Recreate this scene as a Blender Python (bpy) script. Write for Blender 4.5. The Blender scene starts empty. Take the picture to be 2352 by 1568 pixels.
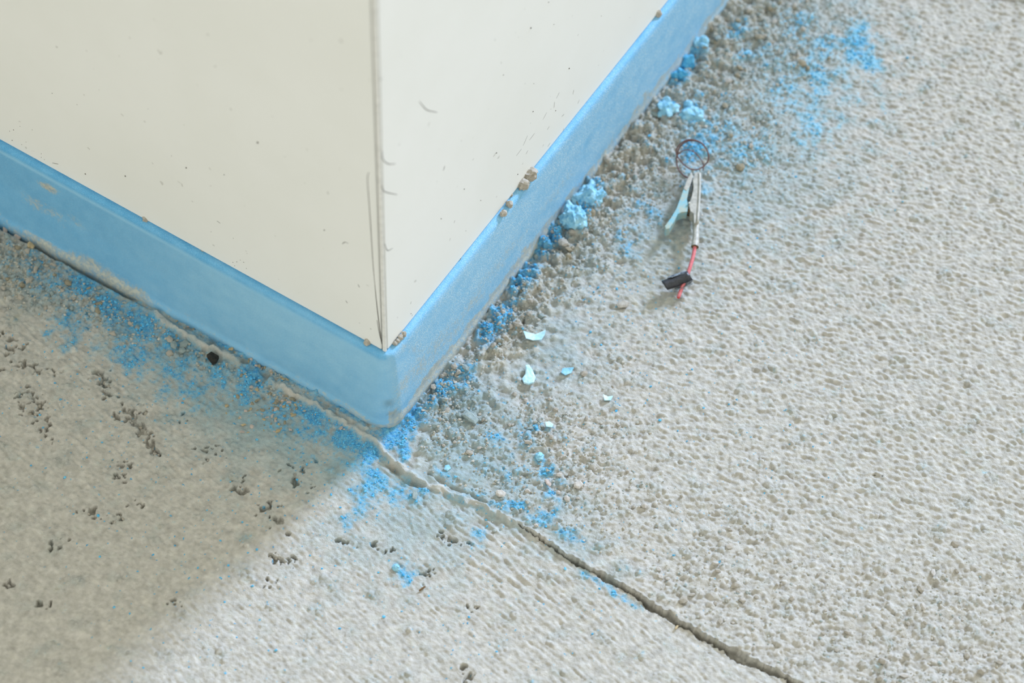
import bpy, bmesh, math, random
import numpy as np
from mathutils import Vector, Matrix

random.seed(7)
rng = np.random.default_rng(11)
SC = bpy.context.scene
COL = SC.collection

# ------------------------------------------------------------------ camera
W, H = 2352, 1568
F_PX = 5485.4
PITCH, ROLL, YAW = math.radians(56.065), math.radians(2.834), math.radians(29.91)
TX, TY = 890.6, 972.0
BOARD_H = 0.0590            # top of the baseboard above the floor
DIST = F_PX * 0.0002
fw = np.array([0, math.cos(PITCH), -math.sin(PITCH)])
rt0 = np.array([1.0, 0, 0]); up0 = np.cross(rt0, fw)
rt = math.cos(ROLL) * rt0 + math.sin(ROLL) * up0
up = -math.sin(ROLL) * rt0 + math.cos(ROLL) * up0
CAM = -DIST * (fw + (TX - W / 2) / F_PX * rt - (TY - H / 2) / F_PX * up)

cam_d = bpy.data.cameras.new('camera')
cam = bpy.data.objects.new('camera', cam_d); COL.objects.link(cam)
M = Matrix.Identity(4)
for i in range(3):
    M[i][0], M[i][1], M[i][2], M[i][3] = rt[i], up[i], -fw[i], CAM[i]
cam.matrix_world = M
cam_d.sensor_width = 36.0
cam_d.lens = F_PX / W * 36.0
cam_d.clip_start = 0.02
cam_d.dof.use_dof = True
cam_d.dof.focus_distance = 1.085
cam_d.dof.aperture_fstop = 7.5
SC.camera = cam

# ------------------------------------------------------------------ light
SUN_AZ = math.radians(53.2)      # where the window light comes from, from +X towards +Y
SUN_EL = math.radians(30)
SUN_E = 5.25
world = bpy.data.worlds.new('room_light'); SC.world = world
world.use_nodes = True
bg = world.node_tree.nodes['Background']
bg.inputs[0].default_value = (0.985, 1.0, 0.915, 1); bg.inputs[1].default_value = 1.11
sd = bpy.data.lights.new('window_daylight', 'SUN'); sun = bpy.data.objects.new('window_daylight', sd)
COL.objects.link(sun)
sd.energy = SUN_E; sd.angle = math.radians(11); sd.color = (0.57, 0.71, 1.0)
sdir = Vector((math.cos(SUN_EL) * math.cos(SUN_AZ), math.cos(SUN_EL) * math.sin(SUN_AZ), math.sin(SUN_EL)))
sun.rotation_euler = sdir.to_track_quat('Z', 'Y').to_euler()
sun.location = sdir * 3
SC.view_settings.view_transform = 'Standard'
SC.view_settings.look = 'None'
SC.view_settings.exposure = 0.0
SC.view_settings.gamma = 1.0
SC.view_settings.use_curve_mapping = False

# ------------------------------------------------------------------ helpers: geometry of the place
L = np.array([-math.cos(YAW), math.sin(YAW), 0]); R = np.array([math.sin(YAW), math.cos(YAW), 0])
NL, NR = -R, -L                  # outward normals of the left and right wall faces

def ray(px, py):
    return fw + (px - W / 2) / F_PX * rt - (py - H / 2) / F_PX * up
def at(px, py, z=0.0):           # point of the place at height z seen at a photo position
    d = ray(px, py); t = (z - CAM[2]) / d[2]
    return CAM + t * d
def on_wall(px, py, n, off=0.0):
    d = ray(px, py); t = (off - CAM @ n) / (d @ n)
    return CAM + t * d
def seen(P):
    v = P - CAM; zc = v @ fw
    return W / 2 + F_PX * (v @ rt) / zc, H / 2 - F_PX * (v @ up) / zc

def tag(o, label=None, cat=None, group=None, kind=None):
    if label: o['label'] = label
    if cat: o['category'] = cat
    if group: o['group'] = group
    if kind: o['kind'] = kind
    return o
def empty(name, loc):
    o = bpy.data.objects.new(name, None); COL.objects.link(o); o.location = Vector(loc); o.empty_display_size = 0.01
    return o
def link(name, me, mat=None, parent=None, loc=None):
    o = bpy.data.objects.new(name, me); COL.objects.link(o)
    if mat is not None and not me.materials: me.materials.append(mat)
    if parent is not None:
        o.parent = parent
    if loc is not None: o.location = Vector(loc)
    return o
def mesh_np(name, V, Fq, smooth=True):
    """V (n,3), Fq (m,k) uniform polygons"""
    me = bpy.data.meshes.new(name)
    n, (m, k) = len(V), Fq.shape
    me.vertices.add(n); me.vertices.foreach_set('co', np.ascontiguousarray(V, dtype=np.float32).ravel())
    me.loops.add(m * k); me.loops.foreach_set('vertex_index', np.ascontiguousarray(Fq, dtype=np.int32).ravel())
    me.polygons.add(m); me.polygons.foreach_set('loop_start', np.arange(0, m * k, k, dtype=np.int32))
    me.polygons.foreach_set('loop_total', np.full(m, k, dtype=np.int32))
    me.update(calc_edges=True)
    me.polygons.foreach_set('use_smooth', np.full(m, smooth, dtype=bool))
    me.validate()
    return me
def mesh_py(name, V, F, smooth=False):
    me = bpy.data.meshes.new(name); me.from_pydata([tuple(v) for v in V], [], [tuple(f) for f in F]); me.update()
    bm = bmesh.new(); bm.from_mesh(me); bmesh.ops.recalc_face_normals(bm, faces=bm.faces); bm.to_mesh(me); bm.free()
    for p in me.polygons: p.use_smooth = smooth
    return me
def attr_col(me, name, arr):
    a = me.attributes.new(name, 'FLOAT_COLOR', 'POINT'); a.data.foreach_set('color', np.ascontiguousarray(arr, dtype=np.float32).ravel())

def catmull(P, n=8):
    P = [np.array(p, float) for p in P]
    Q = [2 * P[0] - P[1]] + P + [2 * P[-1] - P[-2]]
    out = []
    for i in range(1, len(Q) - 2):
        for k in range(n):
            t = k / n
            a, b, c, d = Q[i - 1], Q[i], Q[i + 1], Q[i + 2]
            out.append(.5 * (2 * b + (c - a) * t + (2 * a - 5 * b + 4 * c - d) * t * t + (3 * b - a - 3 * c + d) * t ** 3))
    out.append(P[-1]); return np.array(out)
def tube(name, P, r, seg=8, caps=True, smooth=True):
    P = np.array(P); n = len(P)
    rr = np.full(n, r) if np.isscalar(r) else np.array(r)
    T = np.gradient(P, axis=0); T /= np.linalg.norm(T, axis=1)[:, None] + 1e-12
    a = np.array([0, 0, 1.0]) if abs(T[0][2]) < .9 else np.array([1.0, 0, 0])
    V, F = [], []
    u = np.cross(T[0], a); u /= np.linalg.norm(u)
    for i in range(n):
        u = u - (u @ T[i]) * T[i]; u /= np.linalg.norm(u); v = np.cross(T[i], u)
        for k in range(seg):
            w = 2 * math.pi * k / seg
            V.append(P[i] + rr[i] * (math.cos(w) * u + math.sin(w) * v))
    for i in range(n - 1):
        for k in range(seg):
            F.append((i * seg + k, i * seg + (k + 1) % seg, (i + 1) * seg + (k + 1) % seg, (i + 1) * seg + k))
    if caps:
        F.append(tuple(range(seg))); F.append(tuple((n - 1) * seg + k for k in range(seg)))
    return mesh_py(name, V, F, smooth)
def prism(name, poly, z0, z1, bevel=0.0003):
    n = len(poly)
    bm = bmesh.new()
    lo = [bm.verts.new((p[0], p[1], z0)) for p in poly]; hi = [bm.verts.new((p[0], p[1], z1)) for p in poly]
    bm.faces.new(lo); bm.faces.new(hi)
    for i in range(n): bm.faces.new((lo[i], lo[(i + 1) % n], hi[(i + 1) % n], hi[i]))
    bmesh.ops.recalc_face_normals(bm, faces=bm.faces)
    if bevel: bmesh.ops.bevel(bm, geom=list(bm.edges), offset=bevel, segments=2, affect='EDGES', profile=.6)
    bmesh.ops.triangulate(bm, faces=[f for f in bm.faces if len(f.verts) > 4])
    me = bpy.data.meshes.new(name); bm.to_mesh(me); bm.free()
    return me
def rock(name, sub, rough, size=(1, 1, 1), seed=0, flat=0.0, freq=2.0, smooth=False):
    from mathutils import noise
    bm = bmesh.new(); bmesh.ops.create_icosphere(bm, subdivisions=sub, radius=1.0)
    o = Vector((seed * 7.31, seed * 3.17, seed * 1.91))
    for v in bm.verts:
        c = v.co.copy()
        k = 1 + rough * noise.noise(c * freq + o) + rough * .55 * noise.noise(c * freq * 2.7 + o) + (rough * .35 * noise.noise(c * freq * 6 + o) if sub > 2 else 0)
        v.co = Vector((c.x * k * size[0], c.y * k * size[1], c.z * k * size[2]))
        if v.co.z < -flat * size[2] and flat: v.co.z = -flat * size[2]
    me = bpy.data.meshes.new(name); bm.to_mesh(me); bm.free()
    for p in me.polygons: p.use_smooth = smooth
    return me

# ------------------------------------------------------------------ helpers: materials
def s2l(c):
    return tuple(((x / 255) / 12.92 if x / 255 <= .04045 else ((x / 255 + .055) / 1.055) ** 2.4) for x in c)
class NT:
    def __init__(self, name):
        self.m = bpy.data.materials.new(name); self.m.use_nodes = True
        self.t = self.m.node_tree; self.b = self.t.nodes['Principled BSDF']
        self.tc = self.t.nodes.new('ShaderNodeTexCoord')
    def n(self, typ, **kw):
        x = self.t.nodes.new(typ)
        for k, v in kw.items(): setattr(x, k, v)
        return x
    def put(self, sock, v):
        if isinstance(v, bpy.types.NodeSocket): self.t.links.new(v, sock)
        elif isinstance(v, tuple) and len(v) == 3 and sock.type == 'RGBA': sock.default_value = (*v, 1)
        else: sock.default_value = v
    def noise(self, scale, detail=3, rough=.6, vec=None, stretch=None, dist=0.0):
        x = self.n('ShaderNodeTexNoise'); x.inputs['Scale'].default_value = scale; x.inputs['Detail'].default_value = detail
        x.inputs['Roughness'].default_value = rough; x.inputs['Distortion'].default_value = dist
        src = vec or self.tc.outputs['Object']
        if stretch:
            mp = self.n('ShaderNodeMapping'); mp.inputs['Scale'].default_value = stretch[0]; mp.inputs['Rotation'].default_value = (0, 0, stretch[1])
            self.t.links.new(src, mp.inputs['Vector']); src = mp.outputs[0]
        self.t.links.new(src, x.inputs['Vector']); return x.outputs['Fac']
    def math(self, op, a, b=0.0, c=None, clamp=False):
        x = self.n('ShaderNodeMath', operation=op, use_clamp=clamp); self.put(x.inputs[0], a); self.put(x.inputs[1], b)
        if c is not None: self.put(x.inputs[2], c)
        return x.outputs[0]
    def ramp(self, v, lo, hi):
        x = self.n('ShaderNodeMapRange', interpolation_type='SMOOTHSTEP'); self.put(x.inputs[0], v)
        x.inputs[1].default_value = lo; x.inputs[2].default_value = hi; return x.outputs[0]
    def mix(self, f, a, b, mode='MIX'):
        x = self.n('ShaderNodeMix', data_type='RGBA', blend_type=mode); self.put(x.inputs[0], f); self.put(x.inputs[6], a); self.put(x.inputs[7], b)
        return x.outputs[2]
    def attr(self, name):
        x = self.n('ShaderNodeAttribute', attribute_name=name); s = self.n('ShaderNodeSeparateColor')
        self.t.links.new(x.outputs['Color'], s.inputs[0]); return s.outputs[0], s.outputs[1], s.outputs[2], x.outputs['Alpha']
    def bump(self, h, strength=.5, dist=.0003):
        x = self.n('ShaderNodeBump'); x.inputs['Strength'].default_value = strength; x.inputs['Distance'].default_value = dist
        self.t.links.new(h, x.inputs['Height']); self.t.links.new(x.outputs[0], self.b.inputs['Normal'])
    def done(self, col=None, rough=.8, spec=.3, metal=0.0):
        if col is not None: self.put(self.b.inputs['Base Color'], col)
        self.put(self.b.inputs['Roughness'], rough); self.b.inputs['Specular IOR Level'].default_value = spec
        self.b.inputs['Metallic'].default_value = metal
        return self.m
def simple(name, c1, c2, scale=600, rough=.85, spec=.25, metal=0.0, bump=.4, bd=.0003):
    t = NT(name); f = t.noise(scale, 4); c = t.mix(t.ramp(f, .3, .7), s2l(c1), s2l(c2))
    if bump: t.bump(t.noise(scale * 2.2, 3), bump, bd)
    return t.done(c, rough, spec, metal)

C_FLOOR = (180, 176, 165); C_FLOOR2 = (192, 188, 179)
C_TEAL = (140, 163, 166); C_BROWN = (166, 158, 138); C_BLUE = (40, 136, 190); C_BLUE2 = (106, 180, 206)

def floor_material():
    t = NT('rough_plaster_floor'); b, te, br, tone = t.attr('mask')
    f1 = t.noise(350, 4); f2 = t.noise(1500, 3)
    c = t.mix(t.ramp(f1, .25, .75), s2l(C_FLOOR), s2l(C_FLOOR2))
    c = t.mix(te, c, s2l(C_TEAL))
    c = t.mix(br, c, t.mix(t.ramp(t.noise(260, 3), .35, .65), s2l(C_BROWN), s2l((186, 180, 166))))
    tn = t.math('MULTIPLY_ADD', tone, .6, .70)
    x = t.n('ShaderNodeCombineColor'); [t.t.links.new(tn, x.inputs[i]) for i in range(3)]
    c = t.mix(1.0, c, x.outputs[0], 'MULTIPLY')
    bl = t.math('ADD', b, t.math('MULTIPLY', t.math('SUBTRACT', t.noise(1150, 4, .75), .5), t.math('MULTIPLY', t.ramp(b, .03, .3), 2.3)))
    blue = t.mix(t.ramp(t.noise(700, 4), .35, .68), s2l(C_BLUE), s2l(C_BLUE2))
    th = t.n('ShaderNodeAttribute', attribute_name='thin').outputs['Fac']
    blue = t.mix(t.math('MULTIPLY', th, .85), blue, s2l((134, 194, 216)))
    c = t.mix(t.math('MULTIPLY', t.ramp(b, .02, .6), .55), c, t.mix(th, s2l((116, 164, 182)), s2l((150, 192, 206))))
    c = t.mix(t.math('MULTIPLY', t.ramp(bl, .25, .95), .88), c, blue)
    sp = t.noise(2100, 3, .7)
    c = t.mix(t.math('MULTIPLY', t.ramp(sp, .6, .75), .3), c, s2l((214, 212, 206)))
    c = t.mix(t.math('MULTIPLY', t.ramp(sp, .36, .26), .35), c, s2l((112, 108, 98)))
    hsum = t.math('ADD', t.noise(620, 5, .7), t.math('MULTIPLY', t.noise(1900, 3, .7), .55))
    t.bump(hsum, .9, .0009)
    return t.done(c, .9, .2)

def board_material():
    t = NT('blue_dusty_vinyl'); wear, pale, grain, dark = t.attr('mask')
    f1 = t.noise(120, 4); f2 = t.noise(1400, 3, .7); f3 = t.noise(2600, 2)
    c = t.mix(t.ramp(f1, .3, .7), s2l((90, 162, 206)), s2l((104, 173, 214)))
    c = t.mix(t.math('MULTIPLY', t.ramp(f2, .4, .62), .5), c, s2l((74, 146, 194)))
    c = t.mix(t.math('MULTIPLY', t.ramp(f3, .52, .72), .35), c, s2l((170, 206, 222)))
    c = t.mix(t.math('MULTIPLY', pale, t.math('MULTIPLY_ADD', f2, .8, .35), clamp=True), c, s2l((158, 204, 228)))
    g = t.math('MULTIPLY', grain, t.ramp(t.noise(1500, 3, .75), .47, .62))
    c = t.mix(g, c, s2l((190, 216, 228)))
    tan = t.mix(t.ramp(t.noise(500, 3), .35, .65), s2l((162, 162, 152)), s2l((184, 188, 178)))
    w = t.math('ADD', wear, t.math('MULTIPLY', t.math('SUBTRACT', t.noise(500, 4, .7), .5), t.ramp(wear, 0, .3)))
    c = t.mix(t.ramp(w, .25, .75), c, tan)
    c = t.mix(dark, c, s2l((70, 82, 80)))
    t.bump(t.math('ADD', f2, t.math('MULTIPLY', f3, t.math('MULTIPLY_ADD', grain, 1.6, .3))), .6, .0004)
    return t.done(c, .75, .25)

def wall_material(name, c1, c2):
    t = NT(name); f = t.noise(14, 3); f2 = t.noise(900, 3)
    c = t.mix(t.ramp(f, .3, .7), s2l(c1), s2l(c2))
    sp = t.ramp(t.noise(210, 2, .5), .735, .76)
    c = t.mix(t.math('MULTIPLY', sp, .35), c, s2l((140, 135, 125)))
    t.bump(t.math('ADD', t.noise(60, 2), t.math('MULTIPLY', f2, .08)), .06, .0006)
    return t.done(c, .5, .3)

M_FLOOR, M_BOARD = floor_material(), board_material()
M_WALL = wall_material('painted_panel', (234, 233, 228), (231, 230, 224))
M_TRIM = simple('painted_bead', (228, 226, 220), (212, 210, 204), 300, .5, .3, bump=.1)
M_MARK = simple('graphite_mark', (116, 110, 102), (84, 80, 76), 900, .8, .2, bump=0)
M_CRUMB = simple('cement_crumb', (176, 170, 158), (150, 143, 130), 700)
M_CRUMB_W = simple('pale_cement_crumb', (190, 184, 174), (168, 162, 152), 700)
M_CRUMB_T = simple('dusted_cement_crumb', (150, 160, 156), (128, 142, 140), 700)
M_CRUMB_B = simple('brown_grit', (160, 150, 128), (126, 118, 98), 700)
M_BLUE = simple('blue_chalk_powder', (50, 148, 200), (112, 186, 214), 900)
M_PALE = simple('pale_blue_flake', (204, 228, 232), (164, 208, 222), 500)
M_WOOL = simple('pale_blue_clod', (118, 178, 206), (158, 200, 212), 260, bump=.8, bd=.0006)
M_GAP = simple('gap_shade_grime', (70, 68, 66), (52, 50, 49), 900, .9, .1, bump=0)  # dark colour paints in the shade of the bead gaps, together with their dirt
M_TAN = simple('tan_shaving', (190, 172, 136), (150, 132, 100), 900)
M_HUSK = simple('husk', (190, 176, 166), (170, 156, 146), 500)
def grain_material():
    t = NT('mixed_grit'); f = t.noise(170, 3); g = t.noise(420, 2)
    c = t.mix(t.ramp(f, .35, .65), s2l((168, 160, 142)), s2l((140, 152, 150)))
    c = t.mix(t.ramp(g, .45, .7), c, s2l((186, 180, 168)))
    return t.done(c, .9, .2)
M_GRAIN = grain_material()
M_BLACK = simple('black_foam', (38, 37, 34), (54, 52, 48), 900, .9, .2)

# ------------------------------------------------------------------ floor: one real height field, split along its joint
corner_pts = np.array([at(*p) for p in ((0, 0), (W, 0), (0, H), (W, H))])
X0, X1 = corner_pts[:, 0].min() - .04, corner_pts[:, 0].max() + .035
Y0, Y1 = corner_pts[:, 1].min() - .045, corner_pts[:, 1].max() + .02
# the far left is covered by the walls, so the fine grid stops there
CELL = 0.00044
nx, ny = int((X1 - X0) / CELL) + 1, int((Y1 - Y0) / CELL) + 1
xs, ys = X0 + np.arange(nx) * CELL, Y0 + np.arange(ny) * CELL
GX, GY = np.meshgrid(xs, ys)
G3 = np.stack([GX, GY, np.zeros_like(GX)], -1)
PX, PY = [a.astype(np.float32) for a in seen(G3)]                      # photo position of each floor point, used to place stains where they lie
mm = 1e-3

kx = np.fft.rfftfreq(nx, CELL * 1000)[None, :]; ky = np.fft.fftfreq(ny, CELL * 1000)[:, None]   # cycles per mm
def field(lx, ly, ang=0.0, seed=0, band=True):
    """smooth random field, features about lx by ly mm, long axis turned by ang; zero mean, unit deviation"""
    r = np.random.default_rng(seed).standard_normal((ny, nx), dtype=np.float32)
    c, s = math.cos(ang), math.sin(ang)
    a, b = kx * c + ky * s, -kx * s + ky * c
    q = (a * lx) ** 2 + (b * ly) ** 2
    g = np.exp(-q * 2.2)
    if band: g = g * (1 - np.exp(-q * 6))
    f = np.fft.irfft2(np.fft.rfft2(r) * g, s=(ny, nx)); f -= f.mean(); return (f / f.std()).astype(np.float32)
def sst(x, a, b):
    t = np.clip((x - a) / (b - a), 0, 1); return t * t * (3 - 2 * t)
def blobs(items, px=None, py=None):
    on_floor = px is None
    px = PX if px is None else px; py = PY if py is None else py
    out = np.zeros(px.shape, np.float32)
    for it in items:
        x, y, r, s = it[:4]; ry = it[4] if len(it) > 4 else r; an = math.radians(it[5]) if len(it) > 5 else 0
        sl = (slice(None), slice(None))
        if on_floor:                       # only the patch of floor the stain can reach
            c = at(x, y); q = max(r, ry) * 2.6 * .00031
            sl = (slice(max(0, int((c[1] - q - Y0) / CELL)), max(0, int((c[1] + q - Y0) / CELL))), slice(max(0, int((c[0] - q - X0) / CELL)), max(0, int((c[0] + q - X0) / CELL))))
        dx, dy = px[sl] - x, py[sl] - y
        if not dx.size: continue
        u, v = dx * math.cos(an) + dy * math.sin(an), -dx * math.sin(an) + dy * math.cos(an)
        out[sl] = np.maximum(out[sl], s * np.exp(-((u / r) ** 2 + (v / ry) ** 2)))
    return out
def poly_dist(pts):
    """signed distance (mm) to a floor line through photo points, and the photo x of the nearest place on it"""
    P = np.array([at(*p)[:2] for p in pts]); best = np.full(GX.shape, 1e9, np.float32); side = np.zeros_like(best); pos = np.zeros_like(best)
    for i in range(len(P) - 1):
        a, d = P[i], P[i + 1] - P[i]; l2 = d @ d
        t = np.clip(((GX - a[0]) * d[0] + (GY - a[1]) * d[1]) / l2, 0, 1)
        ex, ey = GX - a[0] - t * d[0], GY - a[1] - t * d[1]
        dist = np.hypot(ex, ey); m = dist < best
        best[m] = dist[m]; side[m] = np.sign(d[0] * ey - d[1] * ex)[m]; pos[m] = (pts[i][0] + t * (pts[i + 1][0] - pts[i][0]))[m]
    return best * 1000, side, pos

U = GX * NL[0] + GY * NL[1]; V_ = GX * NR[0] + GY * NR[1]      # distance in front of the left / right wall face
d_left = (U - .0047) * 1000; d_right = (V_ - .0047) * 1000
d_wall = np.where((U > 0) & (V_ > 0), np.hypot(np.maximum(d_left, 0), np.maximum(d_right, 0)), np.maximum(d_left, d_right))   # mm in front of the baseboard
near_left = U > V_

JOINT = [(-300, 352), (0, 520), (345, 712), (400, 757), (470, 797), (540, 829), (600, 863), (640, 888), (720, 931), (800, 979), (860, 1015), (905, 1065), (960, 1105),
         (1030, 1135), (1120, 1170), (1200, 1210), (1300, 1275), (1390, 1325), (1500, 1390), (1600, 1450), (1700, 1505), (1830, 1568), (2000, 1660), (2300, 1830)]
jd, js, jx = poly_dist(JOINT)
jn = field(7, 7, 0, 3) * .35 + field(2.2, 2.2, 0, 4) * .3
jd_s = jd * js + jn * sst(jx, 300, 420) * np.interp(jx, [900, 1100], [.6, 1.])            # > 0 on the upper slab
upper = jd_s > 0

# --- relief -------------------------------------------------------------
n_big = field(70, 70, 0, 1, False) * .5
n_mid = field(16, 12, .2, 2) * .28
stip_a = field(4.0, 2.0, -.18, 5); stip_b = field(2.3, 1.5, -.6, 6)
streak = field(7, 1.7, -.72, 7); streak2 = field(14, 2.2, -.15, 8)
fine = field(1.5, 1.2, 0, 9)
N4, N2, N8 = field(4, 4, 0, 10), field(1.7, 1.7, 0, 12), field(10, 8, 0, 13)
grit = blobs([(1180, 720, 150, 1, 60, -52), (1330, 520, 190, 1, 100, -52), (1480, 330, 220, 1, 120, -52), (1650, 120, 200, 1, 150, -40), (1780, 60, 150, .9), (1700, 300, 130, .6),
              (1020, 900, 90, .95), (1050, 980, 90, .7), (60, 620, 130, 1, 70, 30), (200, 700, 150, .8, 45, 30), (420, 790, 120, .6, 40, 30), (600, 870, 120, .55, 40, 30), (760, 950, 80, .4, 30, 30),
              (1150, 1110, 120, .35), (1260, 1000, 120, .4)])
lump = blobs([(1330, 1130, 170, 1.0), (1240, 1000, 130, .8), (1420, 1000, 110, .7), (1500, 1200, 170, .6), (1650, 1320, 220, .75), (1750, 1050, 140, .4), (1850, 1450, 220, .8),
              (2150, 1500, 260, .95), (2000, 1380, 180, .6), (1400, 850, 100, .5), (2300, 1400, 150, .6)]) * (jd_s > 1.5)
w_up = sst(jd_s, -2, 6)
# smooth trowelled strip from the foot of the board to the right
w_stip = w_up * np.clip(1 - .85 * grit - .45 * lump, .12, 1) * (.55 + .45 * sst(PX, 1250, 1600))
w_str = (1 - w_up)
z = n_big * .6 + n_mid * (.6 + .9 * grit + .8 * lump)
crest = lambda f: np.where(f > 0, f, f * .55)
z += w_stip * (crest(stip_a) * .29 + crest(stip_b) * .20)
shade_soft = sst(PY, 1100, 1500) * sst(-PX, -500, -100)        # worn smooth, bottom left
z += w_str * (streak * .11 + stip_b * .10) * (1 - .55 * shade_soft) + w_str * streak2 * .06 * shade_soft
z += w_str * streak * .16 * blobs([(1180, 1290, 260, 1, 110, 45)])
z += fine * (.055 + .05 * lump + .06 * grit)
z += (N4 * .28 + N2 * .16) * lump + (N4 * .35 + N2 * .28) * grit
z -= 3.2 * np.clip((N2 * .5 + N4 * .6) - 1.15, 0, .8) * np.clip(grit * 1.2 + lump * .5, 0, 1)      # little holes between crumbs

# --- pits chipped into the lower slab
pit = blobs([(75, 930, 60, 1, 40, 60), (100, 985, 45, 1, 25, 70), (240, 880, 38, .9), (300, 955, 50, 1.15, 36, 50), (335, 1000, 50, 1.1, 30, 40), (355, 1035, 40, .9, 20, 60), (280, 1075, 28, 1.05), (275, 1100, 22, 1),
             (60, 845, 90, .8, 25, 5), (20, 800, 60, .75), (230, 1180, 70, .8, 26, 8), (310, 1160, 24, .8), (135, 1250, 50, .75, 22), (555, 1120, 34, .95), (615, 1165, 36, .9), (645, 1205, 32, 1.1, 24, 40), (655, 1285, 40, 1.0, 22, 20),
             (800, 1245, 40, .8, 12, 10), (880, 1262, 45, .95, 14, 20), (1040, 1240, 46, 1.1, 18, 20), (985, 1320, 26, .95), (400, 1385, 30, .75, 14, 40), (690, 1090, 60, .7), (620, 1340, 25, .8), (420, 960, 40, .75, 16, 20),
             (480, 1040, 60, .72, 30), (1075, 1550, 30, .85), (1090, 1390, 26, .8), (980, 1085, 20, .9, 8, 30), (2020, 1098, 16, 1.0, 9, 20), (100, 1385, 24, .8), (20, 1340, 20, .9)])
pn = N4 * .28 + N2 * .22
pits = sst(pit + pn, .93, 1.15) * sst(pit, .25, .5)
z -= pits * (2.7 + .6 * N4)

# --- joint: raised mortar fin, then an open crack
ridge_h = np.interp(jx, [330, 360, 420, 520, 560, 610, 650, 780, 830, 870, 960, 1040, 1200, 1300, 1400, 1700], [0, 1.8, 2.3, 2.2, .8, .7, 2.0, 1.9, 1.5, 2.4, 2.5, 1.6, 1.5, 1.0, .55, .4])
ridge_w = np.interp(jx, [330, 520, 800, 960, 1200, 1500], [1.5, 1.4, 1.2, 1.4, 1.4, 1.2])
fin_mask = np.exp(-np.abs(jd_s / ridge_w) ** 3)
z += ridge_h * fin_mask * (1 + .18 * N4)
step = np.interp(jx, [700, 1000, 1300, 1800], [0, .5, 1.3, 1.5])
z += step * sst(jd_s, -.6, .6) * np.exp(-np.clip(jd_s, 0, 99) / 45)
crack_w = np.interp(jx, [1180, 1260, 1310, 1380, 1480, 1600, 1800], [0, .25, .7, 1.0, 1.15, 1.2, 1.5]) * (1 + .35 * field(9, 9, 0, 17))
cr = sst(crack_w - np.abs(jd_s + .6), -.25, .3) * (crack_w > .05)
z -= cr * 6.0
band = np.interp(jx, [1450, 1550, 1700, 1850], [0, 1, 1, .4]) * np.exp(-((jd_s + 4) / 2.6) ** 2)      # smooth sunken strip below the crack
z -= band * .5
hair, hs, hx = poly_dist([(985, 1090), (1030, 1118), (1080, 1138), (1130, 1162)])
z -= 1.6 * np.exp(-((hair + .3 * N4) / .55) ** 2)
z -= 4.0 * blobs([(905, 1076, 15, 1, 6, 35), (958, 1110, 26, 1, 7, 12)])
far, fs, fx = poly_dist([(2240, -8), (2352, 6), (2500, 24)])
z -= 2.0 * np.exp(-(far / 1.0) ** 2)

# --- powder and rubble banked up against the board
bank = np.where(near_left, np.interp(PX, [0, 300, 380, 440, 520, 700, 850], [1.0, 1.0, 2.6, 4.0, 3.6, 3.2, 1.2]), np.interp(PX, [900, 1000, 1150, 1500, 1700], [1.0, 3.2, 4.0, 4.5, 3.5]))
z += bank * np.exp(-np.clip(d_wall, 0, 200) / np.where(near_left, np.interp(PX, [300, 400], [14, 6.]), 24)) * (.75 + .22 * N8 + .25 * N4)
gutter = np.where(near_left, np.interp(PX, [0, 280, 330, 900], [5.5, 5.0, 1.0, .2]), .5) * sst(3.2 + np.interp(PX, [0, 300, 880], [3.0, 2.0, 0]) * near_left - d_wall, 0, 1.0)
z -= gutter
z += 3.0 * blobs([(1345, 465, 42, .9, 55, 30), (1270, 560, 50, .6), (1190, 650, 40, .7), (1120, 770, 45, .6)]) * (.7 + .3 * N4)
z += .8 * blobs([(1020, 1165, 45, 1, 14, 48), (1050, 1200, 50, 1, 14, 45), (1000, 1140, 24, 1, 10, 45)])

fin_col = fin_mask * sst(ridge_h, .9, 1.8)
# --- crumbs stuck in the surface
tone = np.clip(.5 + .10 * N4 + .07 * N2, 0, 1)
def crumbs(n, density, r0, r1, hgt, seed, tvar=.22):
    g = np.random.default_rng(seed); cum = density.ravel().astype(np.float64).cumsum(); cum /= cum[-1]
    idx = np.searchsorted(cum, g.random(n)); iy, ix = np.divmod(idx, nx)
    rad = r0 + (r1 - r0) * g.random(n) ** 2.2
    for k in range(n):
        r = rad[k] / (CELL * 1000); w = int(r * 1.35) + 1; y, x = iy[k], ix[k]
        if x < w or y < w or x >= nx - w or y >= ny - w: continue
        yy, xx = np.mgrid[-w:w + 1, -w:w + 1]
        nk = 6; an = (np.arange(nk) + .7 * g.random(nk)) * 2 * math.pi / nk; rk = r * (.72 + .4 * g.random(nk))
        mp = np.max((np.cos(an)[:, None, None] * xx + np.sin(an)[:, None, None] * yy) / rk[:, None, None], axis=0)
        sl = (slice(y - w, y + w + 1), slice(x - w, x + w + 1))
        tx, ty = g.normal(0, .3, 2)
        top = .55 + .25 * g.random() + (tx * xx + ty * yy) / r + .12 * N2[sl]
        h = z0g[y, x] + rad[k] * hgt * (np.minimum((1 - mp) * 1.7, top) - .12)
        m = (mp < 1) & (h > z[sl])
        z[sl] = np.where(m, h, z[sl]); tone[sl] = np.where(m, np.clip(.5 + tvar * g.standard_normal(), 0, 1), tone[sl])
tone = tone * (1 - .8 * fin_col) + .78 * .8 * fin_col
z0g = z.copy()
inside = (U < .004) & (V_ < .004)
vis = (~inside) & (PX > -80) & (PX < W + 80) & (PY > -60) & (PY < H + 80) & (jd > 2.5)
den_g = (np.clip(grit * 1.25 - .15 + .25 * N8, 0, None) ** 1.5) * vis
den_l = (np.clip(lump * 1.2 - .2 + .35 * N8, 0, None) ** 1.5) * vis
crumbs(11000, den_g, .35, 1.6, .9, 21, .16)
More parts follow.
